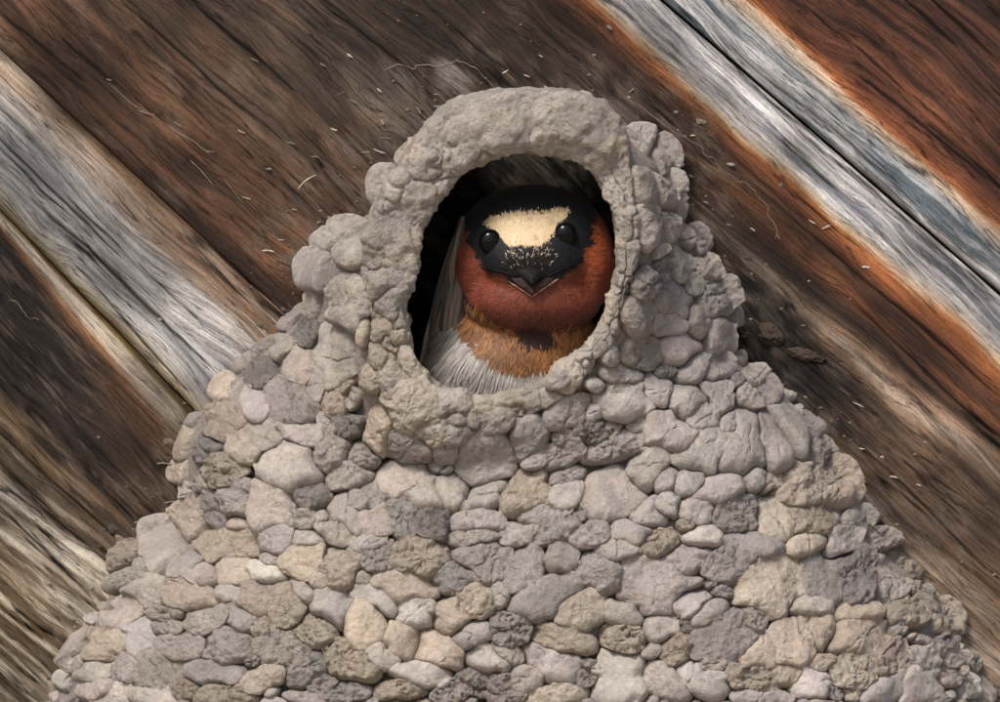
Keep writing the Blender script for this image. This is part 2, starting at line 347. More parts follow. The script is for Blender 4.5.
rho = np.hypot(gx-HC[0], gy-HC[1]); th_ = np.arctan2(gy-HC[1], gx-HC[0])
neck = (ZR+6)*(1-sm(2, 85, rho-RO(th_)))*sm(-2, 30, dd+0*rho)+0*gx; neck = np.maximum(neck, (ZR-18)*(1-sm(-8, 10, rho-RO(th_))))
core = np.maximum(body, np.where(ins | (rho < RO(th_)), neck, -99)); core = np.where(dd < 0, np.maximum(dd*2.5, -30)+np.where(core > 60, core, 0), core)
for _ in range(2):
    core = (core+np.roll(core, 1, 0)+np.roll(core, -1, 0)+np.roll(core, 1, 1)+np.roll(core, -1, 1))/5
rs = np.clip((rho-RI(th_))/(RO(th_)-RI(th_)), 0, 1); rimh = np.where((rho > RI(th_)) & (rho < RO(th_)), ZR+RT*np.sin(np.pi*rs)**.7-4, -99)
base = np.maximum(core, rimh)
base_s = base.copy()
for _ in range(6):
    base_s = (base_s*2+np.roll(base_s, 1, 0)+np.roll(base_s, -1, 0)+np.roll(base_s, 1, 1)+np.roll(base_s, -1, 1))/6
gnx, gny = -np.gradient(base_s, 4., axis=0), -np.gradient(base_s, 4., axis=1)
def bil(A, x, y):
    u = np.clip((x-GX[0])/4., 0, len(GX)-1.001); v = np.clip((y-GY[0])/4., 0, len(GY)-1.001)
    i, j = u.astype(int), v.astype(int); a, b = u-i, v-j
    return (A[i, j]*(1-a)+A[i+1, j]*a)*(1-b)+(A[i, j+1]*(1-a)+A[i+1, j+1]*a)*b
NEST0 = tuple(W((510, 960, 0)))
nest = thing('mud_nest', 'gourd-shaped nest of grey-brown mud pellets with a round rimmed entrance', 'nest', NEST0)
TONE = {'g': (156, 147, 140), 'd': (130, 122, 117), 'p': (182, 173, 164), 't': (174, 157, 138), 'm': (164, 153, 143), 'v': (160, 148, 142), 'w': (186, 170, 150)}
_tm = np.mean([np.array(v) for v in TONE.values()], 0); TONE = {k_: tuple(_tm+(np.array(v)-_tm)*.68+np.array([-4, -1, 2])) for k_, v in TONE.items()}
# shell: outer crumbly sheet and inner sheet, open at the entrance
keep = (dd > -6) & ~(rho < RI(th_)+14)
idx = -np.ones(gx.shape, int); idx[keep] = np.arange(keep.sum())
q = keep[:-1, :-1] & keep[1:, :-1] & keep[:-1, 1:] & keep[1:, 1:]
ii, jj = np.nonzero(q)
F = np.stack([idx[ii, jj], idx[ii, jj+1], idx[ii+1, jj+1], idx[ii+1, jj]], -1)
px, py, ph = gx[keep], gy[keep], core[keep]
f1, f2 = worley(np.stack([px/11, py/11, ph/11], -1), 3)
po = np.stack([px, py, ph-8.5+4.5*fbm(np.stack([px/28, py/28, ph/28], -1), 2, 8)+3*fbm(np.stack([px/10, py/10, ph/10], -1), 3)-2*f1], -1)
pi_ = np.stack([px, py, np.maximum(ph-32+3*fbm(np.stack([px/25, py/25, ph/25], -1), 2), -6)], -1)
n0 = len(px)
colm = lin(TONE['m'])*(1+.08*fbm(np.stack([px/30, py/30, ph/30], -1), 2)[:, None])
mesh('shell', W(np.concatenate([po, pi_])), [F, F[:, ::-1]+n0], MUD, nest, NEST0, np.concatenate([np.c_[colm, np.ones(n0)], np.c_[colm, np.ones(n0)]]))
# entrance rim
NA, = (620,); th = np.linspace(-np.pi, np.pi, NA, endpoint=False)
prof = [(0, -82), (0, -60), (0, -42), (0, -28), (0, -16), (0, -8)]
phs = np.linspace(0, np.pi, 46)
rows = []
for _, hh in prof: rows.append((RI(th)+10*min(1, (-hh/60.))**1.5, ZR+hh+0*th))
for ph_ in phs:
    rc, wv = (RI(th)+RO(th))/2, (RO(th)-RI(th))/2
    hh_ = RT*(1+.2*np.sin(th*3+1))*np.sin(ph_)**.8; hh_ = hh_ if ph_ < np.pi/2 else RT*(1+.2*np.sin(th*3+1))*(.55+.45*np.sin(ph_)); rows.append((rc-wv*np.cos(ph_), ZR+hh_))
for hh in (2, -10, -22, -36, -55, -80, -110): rows.append((RO(th)+2-hh*.03, ZR+hh+0*th))
R = np.stack([r for r, _ in rows], 1); HH = np.stack([h for _, h in rows], 1); TH = np.repeat(th[:, None], len(rows), 1)
# gentle tilt: top of the rim leans out a little
P = np.stack([HC[0]+R*np.cos(TH), HC[1]+R*np.sin(TH), HH-.03*R*np.sin(TH)], -1)
def gridnormals(P):
    du = np.roll(P, -1, 0)-np.roll(P, 1, 0); dv = np.gradient(P, axis=1); n = np.cross(du, dv); return n/(np.linalg.norm(n, axis=-1, keepdims=True)+1e-9)
N = gridnormals(P)
if (N[:, 20, 2].mean()) < 0: N = -N
f1, f2 = worley(P/np.array([34., 30., 60.])+.25*fbm(P/20, 2, 4)[..., None], 11); g1, g2 = worley(P/6.5, 15)
face = sm(-30, 10, HH-ZR)
dsp = 7.0*fbm(P/45, 2, 2)*face+(4.5-10*f1)*face-4.0*np.exp(-((f2-f1)/.05)**2)*face*sm(-.1, .4, fbm(P/60, 2, 19))+1.9*fbm(P/11, 4, 5)+(1-2*g1)*sm(-.1, .5, fbm(P/38, 2, 9))*1.1
crk = np.exp(-(fbm(P/17, 3, 31)/.035)**2)*sm(0, .5, fbm(P/55, 2, 33)); dsp -= 2.8*crk
pit = sm(.62, .8, fbm(P/6, 2, 41)*.9); dsp -= 1.5*pit*face
lip = np.exp(-((HH-ZR)/16.)**2)*(R < (RI(TH)+RO(TH))/2); dsp = dsp+lip*(2.2*fbm(P/9., 3, 44)-1.2*np.abs(fbm(P/22., 2, 46)))
P = P+N*dsp[..., None]
cr_ = lin((164, 156, 148))*(1+.13*fbm(P/34, 3, 6)[..., None])
cr_ = cr_+(lin((176, 164, 148))-cr_)*(sm(.1, .7, fbm(P/50, 2, 8))*.7)[..., None]
rgh = .4+.5*sm(-.2, .5, fbm(P/38, 2, 9))
mesh('entrance_rim', W(P).reshape(-1, 3), gridfaces(NA, len(rows), True), MUD, nest, NEST0, np.concatenate([cr_, rgh[..., None]], -1).reshape(-1, 4))['label'] = 'thick rounded mud rim around the entrance hole'

# ------------------------------------------------------------------ mud pellets (x, y, half-length, half-width, angle, tone, crumbliness)
PEL = '''160 544 22 25 0 g 0;125 557 18 12 -35 t 7;132 575 26 11 -30 m 4;187 564 18 14 0 d 0;228 543 30 15 -8 t 4;205 575 15 10 0 m 2;236 569 16 14 -30 t 1;267 572 18 9 25 p 0;145 590 20 15 -10 m 2;124 613 20 12 -30 m 2;
188 595 30 14 10 t 4;168 612 16 7 0 m 9;142 637 15 19 0 g 0;100 647 18 14 0 t 4;72 645 14 20 30 m 3;118 642 12 11 0 t 2;65 685 11 11 0 g 0;78 665 12 13 -40 m 2;95 672 18 9 -10 m 1;125 670 15 14 0 v 3;
95 687 18 11 0 m 1;122 690 12 9 0 p 2;157 695 22 9 0 m 1;112 701 18 6 0 m 2;163 668 24 18 0 m 8;180 645 28 12 0 m 7;210 620 22 12 -25 m 5;243 620 18 10 10 m 4;230 645 26 16 -15 g 8;215 670 26 11 8 d 2;
190 686 14 10 0 t 9;228 695 28 12 0 t 7;265 678 24 10 -10 t 3;231 594 14 8 0 m 2;265 597 26 16 -10 t 5;267 627 12 9 0 t 8;285 645 24 18 0 m 9;290 612 16 13 -30 t 8;272 558 10 10 0 m 4;278 540 20 13 0 g 2;
307 562 24 16 -30 t 3;307 539 16 9 10 g 1;305 587 16 9 40 m 1;315 630 20 14 -25 w 9;342 567 18 18 -40 t 6;321 578 9 9 0 t 2;377 557 18 15 -20 m 6;369 541 15 10 0 g 0;342 531 14 11 0 m 2;422 557 23 18 0 t 7;
402 587 30 13 5 t 1;455 577 24 13 -5 d 5;335 604 18 20 -10 g 0;375 600 20 11 25 g 0;367 624 17 20 -10 t 1;416 612 18 13 0 p 2;454 616 17 14 20 t 1;475 600 20 14 15 t 5;400 638 20 14 30 t 1;440 648 26 16 15 t 1;
385 655 18 11 25 m 0;422 672 28 11 3 p 1;472 634 20 11 -15 g 0;345 660 30 16 20 t 9;310 667 22 12 -35 g 8;322 681 18 8 -5 g 7;347 692 26 10 0 g 8;307 697 20 8 0 m 5;400 690 26 9 -5 t 8;450 687 20 12 0 m 10;
362 577 10 7 0 m 3;475 677 16 8 0 m 10;475 534 26 10 0 m 4;520 532 20 9 -15 g 3;487 560 26 20 20 m 5;502 594 10 12 0 m 2;522 570 15 22 25 g 4;557 533 22 10 -15 g 7;562 557 14 12 -20 d 0;592 537 18 11 0 g 5;
615 548 22 10 -15 g 1;632 530 22 12 0 g 0;602 570 20 17 20 g 5;545 596 34 17 -20 d 1;580 609 22 16 -5 t 3;510 627 20 14 0 g 9;562 637 28 12 12 t 4;622 612 18 12 25 g 1;625 637 20 12 10 w 10;660 627 14 13 0 g 0;
655 584 38 26 -8 v 3;685 560 28 13 -8 v 3;695 605 20 12 0 g 1;488 657 21 11 15 m 0;511 652 17 8 40 m 4;550 660 30 15 25 g 0;527 677 15 11 25 m 1;500 680 14 9 0 m 9;620 677 25 27 0 g 0;665 680 22 14 30 m 2;
585 677 12 9 0 m 10;555 695 34 9 -10 w 5;507 695 18 7 0 m 8;675 650 14 14 0 t 7;690 671 16 11 30 p 0;725 565 24 16 0 g 7;704 537 18 11 0 p 1;750 542 28 11 5 d 1;805 543 18 11 -10 t 1;770 585 34 26 -15 w 3;
818 580 20 22 -20 d 2;853 573 20 27 0 d 8;842 540 26 12 -30 g 2;810 607 20 8 5 m 1;705 610 20 10 -20 g 1;727 634 34 22 -20 d 4;750 617 12 14 0 m 9;758 649 21 17 -10 t 1;790 642 20 22 40 t 1;808 630 22 18 0 t 3;
785 669 14 11 0 t 3;750 677 24 14 20 t 8;702 677 24 13 35 g 0;710 662 10 6 0 m 5;812 682 18 15 0 p 0;757 696 30 9 0 v 3;860 637 28 20 -10 t 3;852 674 26 18 15 w 6;825 660 16 7 0 w 5;850 692 12 8 0 w 7;
880 692 26 12 -25 g 1;890 580 20 22 0 m 3;907 560 22 16 0 t 8;860 610 28 9 -5 t 2;905 610 20 16 0 t 6;915 590 10 8 0 t 8;942 620 20 20 -30 t 6;892 662 18 18 0 t 7;925 657 18 10 0 p 4;952 657 14 9 0 p 4;
917 685 22 17 0 p 0;967 687 12 12 0 p 3;950 675 16 9 0 m 5;973 668 9 11 0 m 5;880 540 18 10 0 m 6;945 640 12 8 0 d 7;988 688 10 14 0 g 2;224 390 13 14 0 t 0;260 405 11 15 0 v 1;292 402 26 20 0 v 6;
305 435 26 13 10 v 1;225 422 22 16 0 t 5;190 419 15 8 0 g 3;180 447 12 16 0 t 3;205 450 14 12 0 d 8;180 472 14 14 0 t 3;225 472 18 13 0 t 9;245 447 16 14 -45 t 3;265 437 18 14 0 m 2;290 464 28 22 20 m 0;
270 507 20 27 0 m 0;237 502 22 18 0 g 6;215 510 12 18 0 d 6;190 520 18 18 30 t 4;237 522 12 11 0 t 2;312 497 18 11 0 d 6;305 520 14 8 0 m 6;332 450 20 17 -40 m 7;350 472 20 16 -10 m 5;345 515 18 20 0 m 1;
322 522 12 13 0 m 2;365 497 22 12 -20 m 4;375 520 20 12 0 m 2;347 397 18 20 0 t 7;380 430 12 26 10 t 3;350 425 14 10 0 d 9;362 455 16 12 0 m 8;407 409 26 22 0 w 5;407 445 24 12 15 g 4;445 447 16 11 0 g 2;
485 462 24 26 0 g 2;530 440 14 22 25 g 3;545 455 22 9 -30 g 4;567 412 22 10 -25 g 2;417 487 32 18 20 m 1;452 492 20 14 30 m 0;485 497 26 12 -25 m 1;525 492 30 17 -25 t 5;405 517 16 18 0 g 8;437 522 16 16 0 d 8;
475 522 24 15 0 m 3;537 518 18 9 -20 g 4;565 497 16 11 -30 g 1;565 452 22 10 -35 g 4;567 477 18 9 -20 g 5;627 400 27 17 0 g 0;655 390 14 18 0 g 0;687 400 17 15 -10 g 0;712 388 16 14 0 g 1;667 432 24 18 0 v 1;
702 420 14 14 -30 g 1;700 452 26 18 -25 g 1;745 445 24 32 20 g 1;772 440 14 30 -15 g 1;752 395 16 14 0 g 3;612 445 30 12 -15 g 6;640 425 14 7 -30 g 2;590 430 16 10 0 d 8;612 497 26 24 -40 m 1;645 467 16 20 40 g 0;
665 480 13 10 -25 g 1;687 482 17 10 -20 g 1;720 487 30 12 -22 g 0;642 520 28 14 -35 g 0;667 505 12 13 0 g 1;695 512 17 11 -8 g 0;740 515 24 16 0 g 8;655 540 17 15 0 t 9;755 477 12 12 0 g 2;776 482 16 12 0 t 5;
800 484 22 18 0 t 5;832 484 24 24 0 t 5;774 520 16 20 -30 w 2;812 520 30 18 -15 t 4;790 417 18 40 -15 g 1;812 425 14 18 -20 g 3;820 450 14 16 0 g 5;875 505 10 16 -30 g 3;858 522 24 11 -40 g 2;725 402 7 14 30 g 2;
727 422 7 10 20 g 2;795 392 16 12 30 m 3;315 267 18 22 0 g 1;332 240 20 13 0 m 1;354 250 18 16 0 m 2;312 297 10 8 0 m 3;290 317 14 16 0 v 3;312 312 10 9 0 m 6;345 307 20 24 0 m 3;337 360 17 36 -5 m 1;
307 332 10 14 0 d 9;257 347 16 10 -20 m 6;282 349 10 14 0 m 5;262 372 16 16 0 d 9;300 367 18 18 0 m 4;245 360 14 12 0 m 5;315 387 12 20 20 v 3;245 392 9 14 0 g 2;362 332 5 14 0 w 3;372 378 10 12 0 t 6;
354 398 10 18 0 m 5;650 282 18 13 -30 g 7;672 302 20 16 20 g 2;665 324 18 11 10 g 2;640 317 13 17 0 g 3;715 295 24 22 0 g 6;690 287 10 12 0 g 3;680 347 18 14 -20 g 0;642 355 18 16 0 m 5;610 357 6 10 0 g 1;
696 322 10 20 -20 m 4;720 340 14 20 0 g 1;695 368 16 12 -20 g 0;717 370 13 24 25 g 1;622 374 18 9 0 g 2;738 314 8 9 0 m 3;704 267 16 14 0 m 5;682 262 12 20 0 m 4;695 240 14 15 0 m 4;757 378 15 12 20 m 3;
772 392 13 14 0 g 3;390 187 18 20 -20 m 1;408 158 13 10 -20 m 2;422 148 12 9 0 m 2;344 230 18 12 -10 m 2;640 142 20 16 0 m 3;660 157 18 22 0 m 4;664 190 18 22 0 m 4;678 203 8 15 0 g 3;646 182 14 20 0 m 3;
650 220 14 24 0 m 4;667 224 11 17 0 m 4;686 240 12 14 0 m 4;584 100 8 7 0 t 2;470 103 12 6 -20 t 3;560 380 12 7 -30 m 3;430 430 18 9 20 t 4'''
pel = []
for ln in PEL.replace('\n', '').split(';'):
    a = ln.split()
    if len(a) == 7: pel.append([float(a[0]), float(a[1]), float(a[2])*1.1, float(a[3])*1.12, float(a[4]), a[5], float(a[6])/10])
n_traced = len(pel)
# label map: which pellet owns each pixel (each pellet keeps its own oval metric, so neighbours press into each other)
MX0, MY0, MW, MH = -40, 70, 1120, 930
best = np.full((MW, MH), 1e9); own = -np.ones((MW, MH), int); raw = np.full((MW, MH), 1e9)
prio = rng.random(4000)
mxx, myy = np.meshgrid(np.arange(MW)+MX0, np.arange(MH)+MY0, indexing='ij')
wx = 1.3*vn(np.stack([mxx/9., myy/9., mxx*0+1.], -1), 61)+3.6*vn(np.stack([mxx/22., myy/22., mxx*0+1.], -1), 64)
wy = 1.3*vn(np.stack([mxx/9., myy/9., mxx*0+8.], -1), 62)+3.6*vn(np.stack([mxx/22., myy/22., mxx*0+8.], -1), 65)
def stamp(k):
    x, y, a, b, an = pel[k][:5]; m = 1.6*max(a, b)+8
    i0, i1 = max(0, int(x-m)-MX0), min(MW, int(x+m)-MX0); j0, j1 = max(0, int(y-m)-MY0), min(MH, int(y+m)-MY0)
    if i1 <= i0 or j1 <= j0: return
    sl_ = (slice(i0, i1), slice(j0, j1)); d = ell(mxx[sl_]+wx[sl_], myy[sl_]+wy[sl_], x, y, a, b, an)
    de = np.where(d < LIM, d*(1-.55*prio[k]), 50+d); u = de < best[sl_]; best[sl_][u] = de[u]; own[sl_][u] = k; raw[sl_] = np.minimum(raw[sl_], d)
for k in range(n_traced): prio[k] = .75*prio[k]+.25*(pel[k][6] < .15)      # whole smooth dabs lie over crumbly ones
LIM = 1.2
for k in range(n_traced): stamp(k)
# fillers where no traced pellet reaches
insm = inpoly(mxx, myy, SIL) & (np.hypot(mxx-HC[0], myy-HC[1]) > RO(np.arctan2(myy-HC[1], mxx-HC[0]))+13)
for it in range(900):
    un = insm & (raw > 1.36)
    if it % 3 == 0: cand = np.argwhere(un)
    if len(cand) < 40: break
    i, j = cand[rng.integers(len(cand))]
    if raw[i, j] <= 1.36: continue
    x, y = i+MX0, j+MY0
    a = rng.uniform(14, 24) if y > 712 else rng.uniform(6, 11)
    pel.append([x, y, a, a*rng.uniform(.55, .85), rng.uniform(-30, 30), rng.choice(list('ggmmtdp')), rng.choice([.05, .2, .6, .9])]); stamp(len(pel)-1)
print('pellets', len(pel))
def pellet_mesh(k):
    x, y, a, b, an, tone, rough = pel[k]; r0 = math.sqrt(a*b)
    K = int(np.clip(3.0*r0+18, 30, 110)); nr = int(np.clip(r0*.72+5, 7, 22))
    th = np.linspace(0, 2*np.pi, K, endpoint=False); ts = np.arange(1, 1.7*max(a, b)+12, .7)
    X = x+np.cos(th)[:, None]*ts; Y = y+np.sin(th)[:, None]*ts
    i = np.clip(np.round(X-MX0).astype(int), 0, MW-1); j = np.clip(np.round(Y-MY0).astype(int), 0, MH-1)
    bad = (own[i, j] != k) | (best[i, j] > 49)
    first = np.where(bad.any(1), bad.argmax(1), len(ts)-1); r = ts[first]
    kk = np.array([1, 2, 1])/4.
    ext = best[i[np.arange(K), first], j[np.arange(K), first]] > 49
    nb = own[i[np.arange(K), first], j[np.arange(K), first]]; under = ((nb >= 0) & (prio[nb] > prio[k]+.12) & ~ext).astype(float)
    under = np.convolve(np.r_[under[-3:], under, under[:3]], np.ones(7)/7, 'valid')
    for _ in range(4): r = kk[0]*np.roll(r, 1)+kk[1]*r+kk[2]*np.roll(r, -1)
    if r.mean() < 2.6: return None
    r = np.maximum(r+1.0+2.2*under, 1.2); ext = np.convolve(np.r_[ext[-2:], ext, ext[:2]].astype(float), np.ones(5)/5, 'valid')
    ta = th-radians(an); r = np.minimum(r, 1.27*a*b/np.sqrt((b*np.cos(ta))**2+(a*np.sin(ta))**2)+1)
    rm = float(np.sqrt((r*r).mean())); rs_ = np.random.default_rng(1000+k)
    sl_ = float(np.hypot(bil(gnx, np.array([x]), np.array([y])), bil(gny, np.array([x]), np.array([y])))[0]); h = (min(rm, 19)*rs_.uniform(.27, .42)+4.4)/(1+.35*min(sl_, 2.2)); p1 = rs_.uniform(2.2, 3.6)
    ph = np.linspace(0, np.pi/2, nr+1)[1:]; tt = np.sin(ph)**.95; low = np.clip(np.sin(th), 0, 1)[:, None]; dm = (1-np.minimum(tt, 1)[None]**(p1+2.6*low))**.5      # steep lower lip, gentle upper slope
    tt = np.concatenate([[0], tt, [.985, .9]]); prf = np.concatenate([np.ones((K, 1)), dm, np.zeros((K, 2))], 1); skirt = np.concatenate([np.zeros(nr+1), [-4., -12.]])
    PX = x+np.cos(th)[:, None]*r[:, None]*tt; PY = y+np.sin(th)[:, None]*r[:, None]*tt
    # a sagging tilt, mostly towards the lower edge, so lower lips overhang the pellet below
    tdir = rs_.normal(np.pi/2, .9); tl = rs_.uniform(.1, .42)
    tilt = tl*((PX-x)*np.cos(tdir)+(PY-y)*np.sin(tdir))*np.clip(1.15-tt, 0, 1)**.5
    lift = -1.5+5.0*prio[k]
    q3 = np.stack([PX, PY, PX*0+3.], -1); fu = sm(.02, .42, fbm(q3/30., 2, 91)+.25*vn(q3/8., 93)-.22*np.sin(th)[:, None]**2)      # joints: dark crease here, smeared together there
    E = (-14.5-4*vn(q3/14., 95))*(1-fu)+(6.2+1.2*vn(q3/12., 96))*fu; E = E*(1-ext[:, None])-4*ext[:, None]; E = E*(1-under[:, None])+(.5*h+.6)*under[:, None]      # slips under its neighbour here
    dome = E*(1-prf)+h*prf+skirt
    p3 = np.stack([PX, PY, PX*0+k*7.7], -1)
    cov = np.concatenate([np.ones(nr+1), [.3, 0]])
    d = (.9+.9*rough)*fbm(p3/15., 2, 71)+(.3+.4*rough)*fbm(p3/4.2, 3, 73)
    if rough > .05:
        f1, f2 = worley(p3/(4.5+3*rs_.random()), 75)
        d = d+rough*(2.6*(1-1.9*f1)+2.6*fbm(p3/7., 3, 78)-3.4*np.exp(-(fbm(p3/12., 3, 79)/.07)**2))
    else: d = d-1.2*sm(.72, .85, vn(p3/4., 77))
    if rs_.random() < .4:      # drying crack
        ca = rs_.uniform(0, np.pi); dl = (PX-x)*np.cos(ca)+(PY-y)*np.sin(ca)+2.5*vn(p3/6., 81); d = d-2.2*np.exp(-(dl/.9)**2)*sm(.1, .5, vn(p3/15., 82)+.3)
    d = d+1.5*fbm(q3/19., 3, 101)-2.0*np.exp(-(fbm(q3/24., 3, 103)/.035)**2)*sm(-.1, .4, fbm(q3/60., 2, 105))      # folds and cracks that run on across pellets
    up = dome+(tilt+lift)*prf**.7+d*cov
    bx, by = bil(gnx, PX, PY), bil(gny, PX, PY); ln = np.sqrt(bx*bx+by*by); lim = np.minimum(1, 2.2/(ln+1e-6)); bx, by = bx*lim, by*lim
    nl = np.sqrt(bx*bx+by*by+1); hb = bil(base_s, PX, PY)
    # keep far-down rim verts of edge pellets from sliding away along the steep flank
    hc = float(bil(base_s, np.array([x]), np.array([y]))[0]); hb = np.clip(hb, hc-1.3*rm, hc+1.3*rm)
    P = np.stack([PX+bx/nl*up*.8, PY+by/nl*up*.8, hb+up*(1/nl*.5+.5)], -1)
    c0 = P[:, 0].mean(0)
    V = np.concatenate([c0[None], P[:, 1:].reshape(-1, 3)])
    m = P.shape[1]-1; i0 = np.arange(K); i1 = (i0+1) % K
    tri = np.stack([np.zeros(K, int), 1+i0*m, 1+i1*m], -1)
    jj = np.arange(m-1)[None]; A = 1+i0[:, None]*m+jj; B = 1+i1[:, None]*m+jj
    quad = np.stack([A, A+1, B+1, B], -1).reshape(-1, 4)
    cl = lin(np.array(TONE[tone])*rs_.uniform(.95, 1.05)+rs_.normal(0, .8, 3))
    wm = ((1-prf)*.7*fu)[..., None]; cg = (cl*(1-wm)+lin(_tm)*wm); cv = np.concatenate([cg[:, 0].mean(0)[None], cg[:, 1:].reshape(-1, 3)])*(1+.07*fbm(V/np.array([9., 9., 9.]), 2, 85)[:, None])
    return V, tri, quad, np.c_[cv, np.full(len(V), .12+.88*rough)], rm
built = []
for k in range(len(pel)):
    r = pellet_mesh(k)
    if r is not None: built.append((k, r))
vis = sorted([q for q in built if pel[q[0]][1] < 712], key=lambda q: -q[1][4]); rest = [q for q in built if pel[q[0]][1] >= 712]
rest += vis[300:]; vis = vis[:300]
for k, (V, tri, quad, cv, rm) in vis:
    mesh('mud_pellet', W(V), [tri, quad], MUD, nest, tuple(W(V[0])), cv)
off = 0; VV, TT, QQ, CC = [], [], [], []
for k, (V, tri, quad, cv, rm) in rest:
    VV.append(W(V)); TT.append(tri+off); QQ.append(quad+off); CC.append(cv); off += len(V)
if VV: tag(mesh('small_pellets', np.concatenate(VV), [np.concatenate(TT), np.concatenate(QQ)], MUD, nest, NEST0, np.concatenate(CC)), kind='stuff')

# ------------------------------------------------------------------ the swallow
BIRD0 = tuple(W((480, 700, 70)))
bird = thing('swallow', 'swallow with cream forehead and chestnut cheeks peering out of the nest entrance', 'bird', BIRD0)
BLOBS = [(533, 252, 116, 80, 67, 72), (533, 262, 165, 50, 36, 32), (479, 266, 122, 27, 46, 44), (590, 263, 122, 25, 48, 44), (533, 300, 140, 68, 38, 50), (518, 345, 106, 84, 52, 58), (508, 372, 108, 84, 60, 64),
         (498, 410, 100, 76, 80, 70), (480, 520, 92, 72, 110, 60), (462, 640, 66, 30, 110, 16)]
def sphere(nu=40, nv=24):
    u = np.linspace(0, 2*np.pi, nu, endpoint=False); v = np.linspace(0, np.pi, nv)
    P = np.stack([np.sin(v)[None]*np.cos(u)[:, None], np.sin(v)[None]*np.sin(u)[:, None], np.cos(v)[None]+0*u[:, None]], -1)
    return P.reshape(-1, 3), gridfaces(nu, nv, True)
sv, sf = sphere()
VV, FF = [], []
for i, b in enumerate(BLOBS): VV.append(sv*np.array(b[3:])+np.array(b[:3])); FF.append(sf+i*len(sv))
tmp = mesh('tmp', np.concatenate(VV)*.001, [np.concatenate(FF)], FEATH)
rm_ = tmp.modifiers.new('r', 'REMESH'); rm_.mode = 'VOXEL'; rm_.voxel_size = .0028
s_ = tmp.modifiers.new('s', 'SMOOTH'); s_.factor = .5; s_.iterations = 18
dg = bpy.context.evaluated_depsgraph_get(); dg.update(); me = bpy.data.meshes.new_from_object(tmp.evaluated_get(dg))
BP = np.empty(len(me.vertices)*3); me.vertices.foreach_get('co', BP); BP = BP.reshape(-1, 3)*1000
BN = np.empty(len(me.vertices)*3); me.vertices.foreach_get('normal', BN); BN = BN.reshape(-1, 3)
BF = np.array([list(p.vertices) for p in me.polygons if len(p.vertices) == 4]); BT = np.array([list(p.vertices) for p in me.polygons if len(p.vertices) == 3])
bpy.data.objects.remove(tmp); bpy.data.meshes.remove(me)
# outward normals in pixel space
if np.mean(np.sum(BN*(BP-np.array([515, 345, 110])), 1)) < 0: BN = -BN
RUF = [(430, 205), (464, 214), (472, 236), (480, 256), (490, 269), (506, 275), (533, 287), (558, 276), (575, 264), (584, 246), (589, 226), (594, 202), (650, 196), (650, 300), (604, 318), (562, 330), (534, 336), (500, 328), (474, 306), (452, 275)]
COLR = [(440, 275), (474, 306), (500, 328), (534, 336), (604, 318), (650, 300), (650, 335), (600, 350), (560, 364), (520, 366), (492, 358), (470, 335)]
PATCH = [(484, 226), (490, 221), (505, 217), (535, 214), (570, 213), (561, 228), (549, 241), (541, 246), (510, 248), (501, 238)]
LORE = [(502, 244), (552, 242), (556, 264), (534, 274), (500, 270)]
BC = {'crown': (15, 19, 23), 'ruf': (112, 54, 38), 'ruf2': (76, 36, 27), 'collar': (136, 90, 52), 'white': (158, 152, 146), 'cream': (192, 170, 136), 'lore': (17, 16, 17), 'spot': (46, 28, 22), 'flank': (128, 118, 108)}
def region(p, jit=0.):
    x = p[:, 0]+jit*2.5*fbm(p/6., 2, 3); y = p[:, 1]+jit*2.5*fbm(p/6., 2, 4); h = p[:, 2]
    c = np.tile(lin(BC['crown']), (len(p), 1)); reg = np.zeros(len(p), int)
    low = (y > 318)
    c[low] = lin(BC['white']); reg[low] = 3
    fl = low & (x < 452); c[fl] = lin(BC['flank']); 
    m = inpoly(x, y, COLR) & (h > 60); c[m] = lin(BC['collar']); reg[m] = 2
    m = inpoly(x, y, RUF) & (h > 70); c[m] = lin(BC['ruf']); reg[m] = 1
    g_ = (sm(296, 320, y)*.8)[m][:, None]; c[m] = c[m]*(1-g_)+lin(BC['ruf2'])*g_; g_ = (sm(560, 600, x)*(1-sm(250, 300, y)))[m][:, None]; c[m] = c[m]*(1-g_)+lin((150, 74, 42))*g_
    m = (ell(x, y, 535, 336, 17, 10, 0) < 1) & (h > 80); c[m] = lin(BC['spot']); reg[m] = 6
    m = inpoly(x, y, LORE) & (h > 90); c[m] = lin(BC['lore']); reg[m] = 5
    m = inpoly(p[:, 0]+.3*(x-p[:, 0]), p[:, 1]+.6*(y-p[:, 1]), PATCH) & (h > 90); c[m] = lin(BC['cream']); reg[m] = 4
    return c, reg
BP0 = BP.copy()
bc, breg = region(BP, 1.6)
BPd = BP+BN*(.7*fbm(BP/5., 3, 5))[:, None]
BPd[breg == 4] += BN[breg == 4]*1.2
mesh('body', W(BPd), [f for f in (BF, BT) if len(f)], FEATH, bird, BIRD0, bc)
# feathers: narrow blades lying back from the bill, one mesh for each plumage patch
tri0 = np.concatenate([BF[:, :3], BF[:, [0, 2, 3]]]+([BT] if len(BT) else []))
ctr = BP[tri0].mean(1); okf = (ctr[:, 2] > 70) & (ctr[:, 1] < 420) & (BN[tri0].mean(1)[:, 2] > -.1)
tri0 = tri0[okf]
ar = np.linalg.norm(np.cross(BP[tri0[:, 1]]-BP[tri0[:, 0]], BP[tri0[:, 2]]-BP[tri0[:, 0]]), axis=1)
def scatter(n):
    t = tri0[rng.choice(len(tri0), n, p=ar/ar.sum())]; a, b = rng.random((2, n)); f = a+b > 1; a[f], b[f] = 1-a[f], 1-b[f]
    wgt = np.stack([1-a-b, a, b], 1)[..., None]; p = (BP[t]*wgt).sum(1); nn = (BN[t]*wgt).sum(1)
    return p, nn/np.linalg.norm(nn, axis=1, keepdims=True)
fp, fn = scatter(44000); fc, fr = region(fp+rng.normal(0, 1.1, fp.shape), 1.6)
